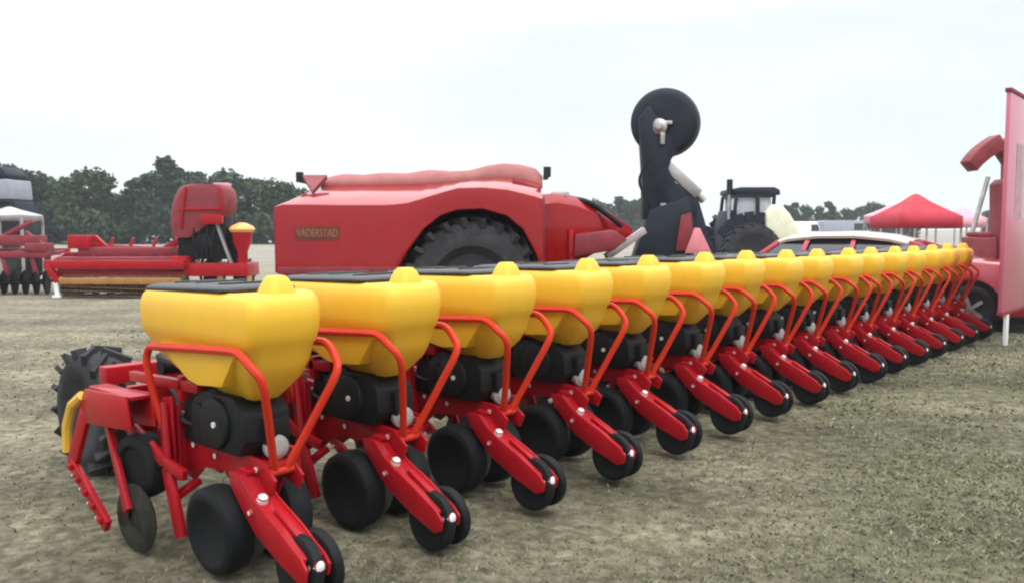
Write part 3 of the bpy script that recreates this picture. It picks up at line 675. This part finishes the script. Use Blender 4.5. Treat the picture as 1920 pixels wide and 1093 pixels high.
# ------------------------------------------------------------------ canopies
def canopy(px, pyt, half_px, pye, Y0, mt, label, name='canopy_tent', drop=.35):
    hw = half_px / F * Y0; x, zt = wp(px, pyt, Y0 + hw); _, ze = wp(px, pye, Y0)
    t = thing(name, label, 'tent', (x, Y0 + hw, 0), R(4), 'pop-up canopies on the show field')
    m = MB(); c = [(-hw, -hw), (hw, -hw), (hw, hw), (-hw, hw)]
    n = 8; vs = [(0, 0, zt)]
    rings = []
    for (f, zf) in ((.08, .96), (.35, .62), (.7, .28), (1, 0)):
        ring = []
        for i in range(4):
            a, b = c[i], c[(i + 1) % 4]
            for k in range(n):
                g = k / n; sag = .05 * math.sin(g * math.pi) * f
                ring.append(((a[0] + (b[0] - a[0]) * g) * f, (a[1] + (b[1] - a[1]) * g) * f, ze + (zt - ze) * zf - sag * (1 if f < 1 else .3)))
        rings.append(ring)
    rings.append([(p[0] * 1.004, p[1] * 1.004, p[2] - drop) for p in rings[-1]])
    m.loft(rings, cap=False); k0 = len(m.v); m.add([(0, 0, zt)] + rings[0], [(0, 1 + i, 1 + (i + 1) % 32) for i in range(32)])
    o = m.build('canopy', mt, t, smooth=60); sm = o.modifiers.new('thick', 'SOLIDIFY'); sm.thickness = .01
    for a in c:
        m = MB(); m.box((a[0] * .97, a[1] * .97, (ze - .05) / 2), (.06, .06, ze - .05)); m.build('leg', 'steel', t)
canopy(1717, 364, 60, 406, 30, 'tent', 'bright red pop-up tent with pointed roof beyond the car', drop=.42)
canopy(1668, 386, 34, 404, 44, 'palepink', 'pale pink pointed tent just left of and behind the bright red tent', drop=.4)
canopy(1803, 388, 32, 410, 38, 'palepink', 'faded pink tent right of the bright red tent, beside the steel strut', drop=.4)

# small white vans and trailers on the horizon
def van(px, Y0, wpx, hpx, label, mt='white', rz=0):
    x, _ = wp(px, 430, Y0); L_ = wpx / F * Y0; H_ = EYE + hpx / F * Y0
    t = thing('van', label, 'van', (x, Y0, 0), rz, 'vans parked on the far field')
    m = MB(); m.prism([(-L_ / 2, .35), (-L_ / 2, H_ * .96), (-L_ / 2 + .15, H_), (L_ * .28, H_), (L_ * .38, H_ * .6), (L_ / 2, H_ * .52), (L_ / 2, .35)], 'y', 0, 1.9); m.build('body', mt, t, bevel=.05)
    m = MB(); m.prism([(L_ * .1, H_ * .62), (L_ * .1, H_ * .88), (L_ * .29, H_ * .88), (L_ * .355, H_ * .62)], 'y', -.02, .0); m.build('window', 'glass', t)
    for xx in (-L_ * .3, L_ * .32):
        for y in (.1, 1.8): m = MB(); tyre(m, (xx, y, .35), (0, 1, 0), .35, .22, 0, 16); m.lathe((xx, y, .35), (0, 1, 0), [(-.1, .19), (.1, .19)], 12, 1); m.build('wheel', ['tyre', 'grey'], t)
van(1515, 74, 62, 14, 'white van parked far off between the tractor and the tents')
van(1592, 80, 96, 16, 'longer pale grey van parked far off just left of the tents', 'lavender')

# ------------------------------------------------------------------ left: red seed drill with roller
def drill():
    Y0 = 19.6; cx0, _ = wp(250, 430, Y0)
    t = thing('seed_drill', 'red drill with brown crumbler roller and rounded red hopper at the left', 'seed drill', (cx0, Y0, 0))
    def P(px, py, i=0): x, z = wp(px, py, Y0 + i); return x - cx0, z
    a = P(82, 0)[0]; b = P(345, 0)[0]
    m = MB(); m.box(((a + b) / 2, .0, P(0, 497)[1]), (b - a, .16, .20)); m.box(((a + b) / 2, .9, P(0, 480)[1]), (b - a, .12, .12)); m.box(((a + b) / 2, .12, P(0, 515)[1]), (b - a, .1, .12))
    for f in (0, .25, .5, .75, 1): x = a + (b - a) * f; m.bar((x, 0, .72), (x, .9, .95), .09, .09)
    m.bar((P(240, 0)[0], .9, P(0, 492)[1]), (P(345, 0)[0], .9, P(0, 432)[1]), .14, .16); m.bar((P(140, 0)[0], .9, P(0, 445)[1]), (P(190, 0)[0], .9, P(0, 492)[1]), .10, .12)
    m.bar((P(90, 0)[0], .9, P(0, 462)[1]), (P(340, 0)[0], .9, P(0, 470)[1]), .08, .08); m.box((P(120, 0)[0], .85, P(0, 455)[1]), (.5, .5, .32))
    for px in (165, 205, 250, 290): m.bar((P(px, 0)[0], .9, .95), (P(px + 12, 0)[0], .9, 1.35), .06, .06)
    m.bar((P(88, 0)[0], -.05, .75), (P(108, 0)[0], -.05, .35), .16, .12); m.box((P(330, 0)[0], .4, .78), (.4, .7, .3)); m.box((P(400, 0)[0], .5, .62), (1.5, .9, .3))
    m.build('frame', 'red', t, bevel=.012)
    m = MB(); m.box(((a + b) / 2, .55, .74), (b - a - .2, .5, .34)); m.box(((a + b) / 2 + .1, .8, 1.02), ((b - a) * .8, .3, .22)); m.build('seed_box', 'darkred', t, bevel=.03)
    m = MB(); x0, x1 = P(118, 0)[0], P(345, 0)[0]
    for q in range(14):
        an = 2 * math.pi * q / 14; m.bar((x0, .02 + .23 * math.cos(an), .27 + .23 * math.sin(an)), (x1, .02 + .23 * math.cos(an + .5), .27 + .23 * math.sin(an + .5)), .05, .03)
    for q in range(9): m.lathe((x0 + (x1 - x0) * q / 8, .02, .27), (1, 0, 0), [(-.012, .24), (.012, .24)], 20)
    m.cyl((x0, .02, .27), (x1, .02, .27), .15, 16); m.build('roller', 'brown', t)
    m = MB(); m.box(((x0 + x1) / 2, -.26, P(0, 526)[1]), (x1 - x0, .04, .15)); m.build('levelling_board', 'ochre', t, bevel=.01)
    m = MB(); m.bar((P(104, 0)[0], -.06, .36), (P(108, 0)[0], -.06, .03), .10, .10); m.box((P(108, 0)[0], -.06, .03), (.2, .2, .05)); m.build('stand', 'white', t)
    m = MB()
    for q in range(10): x = P(95, 0)[0] + q * .36; m.tube(smoothpath([(x, .6, .85), (x, .45, .5), (x, .6, .25), (x, .5, .03)], 4), .03, 6)
    m.build('tine', 'black', t)
    # hopper drum on dark machinery
    m = MB()
    def hs(z_, x0_, x1_, rr): return [(p[0], p[1], p[2]) for p in rrect(x0_, x1_, .15, .80, z_, (rr,) * 4, 4)]
    X = lambda q: P(q, 0)[0]; Zq = lambda q: P(0, q)[1]
    m.loft([hs(Zq(446), X(318), X(352), .05), hs(Zq(424), X(314), X(385), .08), hs(Zq(400), X(313), X(425), .14), hs(Zq(376), X(317), X(430), .2), hs(Zq(358), X(325), X(427), .2), hs(Zq(349), X(334), X(420), .2), hs(Zq(345), X(350), X(408), .15)])
    m.build('hopper', 'darkred', t, bevel=.0, smooth=60)
    m = MB(); m.box((X(372), .13, Zq(392)), (1.0, .03, .06)); m.bar((X(345), .12, Zq(350)), (X(335), .12, Zq(430)), .05, .05); m.bar((X(410), .12, Zq(350)), (X(415), .12, Zq(400)), .05, .05); m.box((X(395), .1, Zq(412)), (.5, .1, .22)); m.build('hopper_frame', 'red', t, bevel=.01)
    m = MB(); xx, zz = P(383, 455); m.box((xx, .6, zz + .1), (.78, .6, 1.0)); m.box((xx + .5, .7, zz - .1), (.3, .4, .9)); m.box((xx - .55, .5, zz - .05), (.35, .4, .6)); m.cyl((xx - .1, .2, zz), (xx - .1, .5, zz), .2, 18, 1); m.bar((xx + .2, .2, zz + .5), (xx + .55, .2, zz - .5), .06, .08, 2)
    for q in range(4): m.tube(smoothpath([(xx - .25 + q * .16, .25, zz + .55), (xx - .3 + q * .15, .12, zz + .1), (xx - .2 + q * .1, .2, zz - .45)], 5), .028, 6)
    m.build('metering_box', ['black', 'navy', 'grey'], t, bevel=.01)
    m = MB(); x, z = P(403, 346); m.box((x, .5, z), (.34, .3, .10)); m.build('hatch', 'palepink', t, bevel=.02)
    m = MB(); x, z = P(446, 428); m.lathe((x, .3, z), (0, 0, 1), [(-.10, .26), (-.03, .30), (.04, .25), (.12, .08)], 22); m.build('dome_lid', 'orange', t)
    m = MB(); m.lathe((x, .3, z - .1), (0, 0, 1), [(-.75, .12), (-.45, .12), (-.2, .22), (0, .23)], 18); m.bar((x, .3, z - .7), (x + .15, .3, .5), .1, .1); m.build('fertiliser_tank', 'red', t)
    for x in (P(372, 0)[0], P(430, 0)[0]):
        m = MB(); c = (x, 1.0, .42); tyre(m, c, (1, 0, 0), .42, .3, 0, 26, lugs=14, lugh=.03); m.lathe(c, (1, 0, 0), [(-.12, .22), (.12, .22)], 20, 1); m.build('wheel', ['tyre', 'rimyel'], t)
drill()

def harrow():
    Y0 = 20.5; cx0, _ = wp(10, 430, Y0)
    t = thing('disc_harrow', 'dull red disc harrow with black gang discs at the left edge of the field', 'disc harrow', (cx0, Y0, 0))
    m = MB(); m.box((-.3, .0, .95), (2.7, .14, .16)); m.box((-.3, .9, 1.0), (2.7, .14, .16)); m.box((-.3, .4, 1.28), (1.9, .5, .25))
    for x in (-1.5, -.8, -.1, .6, .95): m.bar((x, 0, .95), (x, .95, 1.0), .1, .1); m.bar((x, 0, .95), (x + .1, 0, .45), .07, .10)
    m.bar((-.6, .3, 1.2), (.5, .3, 1.75), .1, .1); m.bar((1.0, .3, .98), (.3, .3, 1.5), .08, .08); m.box((.75, .1, 1.12), (.5, .4, .2))
    m.build('frame', 'darkred', t, bevel=.015)
    for y in (.0, .9):
        m = MB()
        for q in range(11): m.lathe((-1.6 + q * .26, y - .05, .27), (1, .25, 0), [(-.03, .27), (-.05, .1), (-.01, .1), (.0, .27)], 20)
        m.cyl((-1.6, y - .05, .27), (1.0, y - .05, .27), .04, 8); m.build('disc_gang', 'rubber', t)
harrow()

def cabin():
    Y0 = 25.0; cx0, _ = wp(-10, 430, Y0)
    t = thing('harvester', 'grey harvester body with dark roof seen against the trees at the left edge', 'harvester', (cx0, Y0, 0))
    def P(px, py): x, z = wp(px, py, Y0); return x - cx0, z
    m = MB(); m.prism([P(-110, 374), P(-110, 340), P(12, 336), P(16, 374)], 'y', 0, 1.3); m.build('tank', 'lavender', t, bevel=.04)
    m = MB(); m.prism([P(-110, 336), P(-110, 316), P(-4, 312), P(8, 326), P(8, 334)], 'y', .1, 1.2); m.build('roof', 'navy', t, bevel=.05)
    m = MB(); m.prism([P(-110, 378), P(22, 378), P(34, 440), P(8, 480), P(-110, 480)], 'y', .15, 1.2); m.build('body', 'navy', t, bevel=.04)
    for px in (-80, 0):
        for y in (.1, 1.3): m = MB(); c = (P(px, 0)[0], y, .65); tyre(m, c, (0, 1, 0), .65, .45, 0, 28, lugs=16, lugh=.04); rim(m, c, (0, 1, 0), .35, .4, 1); m.build('wheel', ['tyre', 'grey'], t)
cabin()
canopy(18, 388, 42, 403, 22.6, 'canvas', 'small pale market tent in front of the grey harvester at the left edge', drop=.15)

# ------------------------------------------------------------------ trees
LEAF = []
def leafmat(name, a, b):
    m = mat(name, a, .75, var=.0, spec=.25); t = m.node_tree; n = t.nodes
    r = [q for q in n if q.type == 'VALTORGB'][0]; r.color_ramp.elements[0].color = a + (1,); r.color_ramp.elements[1].color = b + (1,)
    [q for q in n if q.type == 'TEX_NOISE'][0].inputs['Scale'].default_value = .9
    return m
LEAF = [leafmat('dark_leaves', (.014, .032, .015), (.038, .068, .030)), leafmat('mid_leaves', (.022, .046, .020), (.056, .090, .038))]
def tree_meshes(seed, H=8.5, Wd=2.6, trunk=.22, dens=4200):
    rg = np.random.default_rng(seed); m = MB()
    top = H * .82; segs = []
    m.tube([(0, 0, 0), (.1 * rg.normal(), .1 * rg.normal(), H * .2), (.2 * rg.normal(), .2 * rg.normal(), H * .5), (.3 * rg.normal(), .3 * rg.normal(), top)], [trunk, trunk * .8, trunk * .5, .04], 8)
    lobes = []
    for i in range(15):
        a = rg.random() * 6.283; hh = H * (.16 + .70 * (i / 14)); spread = Wd * (1 - .62 * abs(i / 14 - .38)) * (.45 + .5 * rg.random())
        p = Vector((math.cos(a) * spread * .75, math.sin(a) * spread * .75, hh)); rr = Wd * (.30 + .20 * rg.random()) * (1 - .35 * i / 14)
        lobes.append((p, rr)); m.tube([(0, 0, hh * .6), p * .55 + Vector((0, 0, hh * .25)), p], [trunk * .4, trunk * .25, .02], 5)
    tr = m
    per = dens // 15; V = []
    for (p, rr) in lobes:
        d = rg.normal(size=(per, 3)); d /= np.linalg.norm(d, axis=1)[:, None]; r = rr * (.35 + .75 * rg.random(per) ** .5)
        lump = 1 + .25 * np.sin(d[:, 0] * 5 + p.x) * np.sin(d[:, 2] * 6 + p.z)
        V.append(np.array(p) + d * (r * lump)[:, None] * np.array([1, 1, .8]))
    c = np.concatenate(V); n = len(c); a = rg.normal(size=(n, 3)); a /= np.linalg.norm(a, axis=1)[:, None]; b = np.cross(a, rg.normal(size=(n, 3))); b /= np.linalg.norm(b, axis=1)[:, None]
    s = (.13 + .17 * rg.random(n))[:, None]; c[:, 2] = np.maximum(c[:, 2], .15)
    Q = np.stack([c - a * s, c + b * s * .7, c + a * s, c - b * s * .7], 1).reshape(-1, 3)
    return tr, Q
protos = []
for i, (H_, Wd_) in enumerate(((8.6, 2.9), (7.4, 3.3), (9.6, 2.7), (6.6, 2.6))):
    tr, Q = tree_meshes(11 + i, H_, Wd_); 
    me = bpy.data.meshes.new('crown'); me.from_pydata(Q.tolist(), [], np.arange(len(Q)).reshape(-1, 4).tolist()); me.materials.append(LEAF[i % 2])
    tm = bpy.data.meshes.new('trunk'); tm.from_pydata(tr.v, [], tr.f); tm.materials.append(M['bark'])
    protos.append((tm, me, H_))
def tree(px, pyt, Y, kind, label, group, wide=1):
    x, zt = wp(px, pyt, Y); tm, me, H_ = protos[kind]; s = zt / H_ * 1.0
    t = thing('tree', label, 'tree', (x, Y, 0), random.random() * 6.28, group); t.scale = (s * wide, s * wide, s)
    for nm, q in (('trunk', tm), ('crown', me)): o = bpy.data.objects.new(nm, q); C.objects.link(o); o.parent = t
left = [(-30, 296, 84, 0), (12, 300, 92, 1), (52, 312, 88, 0), (92, 322, 94, 3), (128, 312, 90, 2), (162, 314, 86, 1), (196, 348, 96, 3), (228, 352, 92, 1), (262, 318, 88, 0), (300, 312, 99, 3), (330, 285, 100, 2), (362, 312, 96, 0), (404, 316, 94, 1), (440, 322, 90, 3), (476, 326, 92, 0), (515, 334, 88, 1), (548, 345, 95, 3)]
lab = ['far tree at the very left edge above the grey harvester roof', 'far tree whose top shows just right of the harvester roof', 'rounded far tree behind the white market tent', 'low far tree between two taller ones behind the disc harrow', 'slim far tree above the left end of the drill frame', 'broad far tree left of the dip in the tree line', 'small tree at the start of the dip in the tree line', 'small bushy tree in the dip of the tree line', 'tall dark tree just left of the round red hopper', 'smaller tree filling in behind the round red hopper', 'tallest far tree, rising above the round red hopper', 'far tree directly right of the tallest one', 'far tree over the right shoulder of the round red hopper', 'far tree above the orange dome lid', 'far tree halfway between the drill and the seed cart', 'broad far tree touching the left end of the seed cart', 'last far tree before the seed cart body hides the row']
for (q, l) in zip(left, lab): tree(q[0], q[1], q[2], q[3], l, 'trees along the left horizon', 1.12)
# low undergrowth joins the trunks
def bushes(px0, px1, Y, h, nm, seed):
    rg = np.random.default_rng(seed); x0 = wp(px0, 0, Y)[0]; x1 = wp(px1, 0, Y)[0]; n = int(abs(x1 - x0) * 330)
    x = x0 + (x1 - x0) * rg.random(n); env = h * (.75 + .25 * np.sin(x * .7) * np.sin(x * .23 + 1)); y = Y + 3 * (rg.random(n) - .5); z = env * rg.random(n) ** .7
    c = np.stack([x, y, z], 1); a = rg.normal(size=(n, 3)); a /= np.linalg.norm(a, axis=1)[:, None]; b = np.cross(a, rg.normal(size=(n, 3))); b /= np.linalg.norm(b, axis=1)[:, None]; s = (.16 + .16 * rg.random(n))[:, None]
    Q = np.stack([c - a * s, c + b * s * .7, c + a * s, c - b * s * .7], 1).reshape(-1, 3)
    me = bpy.data.meshes.new('undergrowth'); me.from_pydata(Q.tolist(), [], np.arange(len(Q)).reshape(-1, 4).tolist()); me.materials.append(LEAF[0]); o = bpy.data.objects.new('undergrowth', me); C.objects.link(o)
    tag(o, nm, 'undergrowth', kind='stuff')
bushes(-260, 620, 91, 4.4, 'dense dark undergrowth joining the trees on the left horizon', 5)
bushes(1050, 1720, 150, 2.8, 'low dark hedge under the small trees on the right horizon', 6)
right = [(1128, 372, 150, 1), (1160, 364, 152, 0), (1190, 370, 148, 3), (1345, 402, 160, 3), (1372, 400, 155, 1), (1480, 376, 150, 0), (1502, 384, 150, 1), (1528, 386, 155, 3), (1555, 374, 148, 2), (1578, 390, 152, 1), (1600, 386, 156, 0), (1634, 378, 150, 1), (1662, 384, 150, 3), (1860, 392, 160, 1)]
labr = ['small far tree above the nose of the seed cart', 'middle one of the far trees between seed cart and dark arm', 'far tree touching the left side of the tall dark arm', 'low far tree right of the foot of the tall dark arm', 'low far tree directly behind the tractor exhaust', 'far tree just right of the tractor cab', 'small far tree above the left van', 'low far tree between the left van and the pointed tree', 'pointed far tree standing highest above the vans', 'low far tree behind the longer pale van', 'far tree above the right end of the longer van', 'rounded far tree just left of the red tent', 'far tree mostly hidden by the red tent', 'far tree seen beside the thin steel strut']
for (q, l) in zip(right, labr): tree(q[0], q[1], q[2], q[3], l, 'trees along the right horizon', 1.1)

# ------------------------------------------------------------------ thin summer haze over the field
m = MB(); m.box((0, 60, 21.5), (700, 480, 45)); M['haze'] = bpy.data.materials.new('haze'); M['haze'].use_nodes = True
t_ = M['haze'].node_tree; t_.nodes.clear(); vo = t_.nodes.new('ShaderNodeVolumePrincipled'); vo.inputs['Density'].default_value = .0007; vo.inputs['Color'].default_value = (.9, .95, 1, 1)
oo = t_.nodes.new('ShaderNodeOutputMaterial'); t_.links.new(vo.outputs[0], oo.inputs['Volume'])
hz = m.build('haze', 'haze'); tag(hz, kind='stuff')
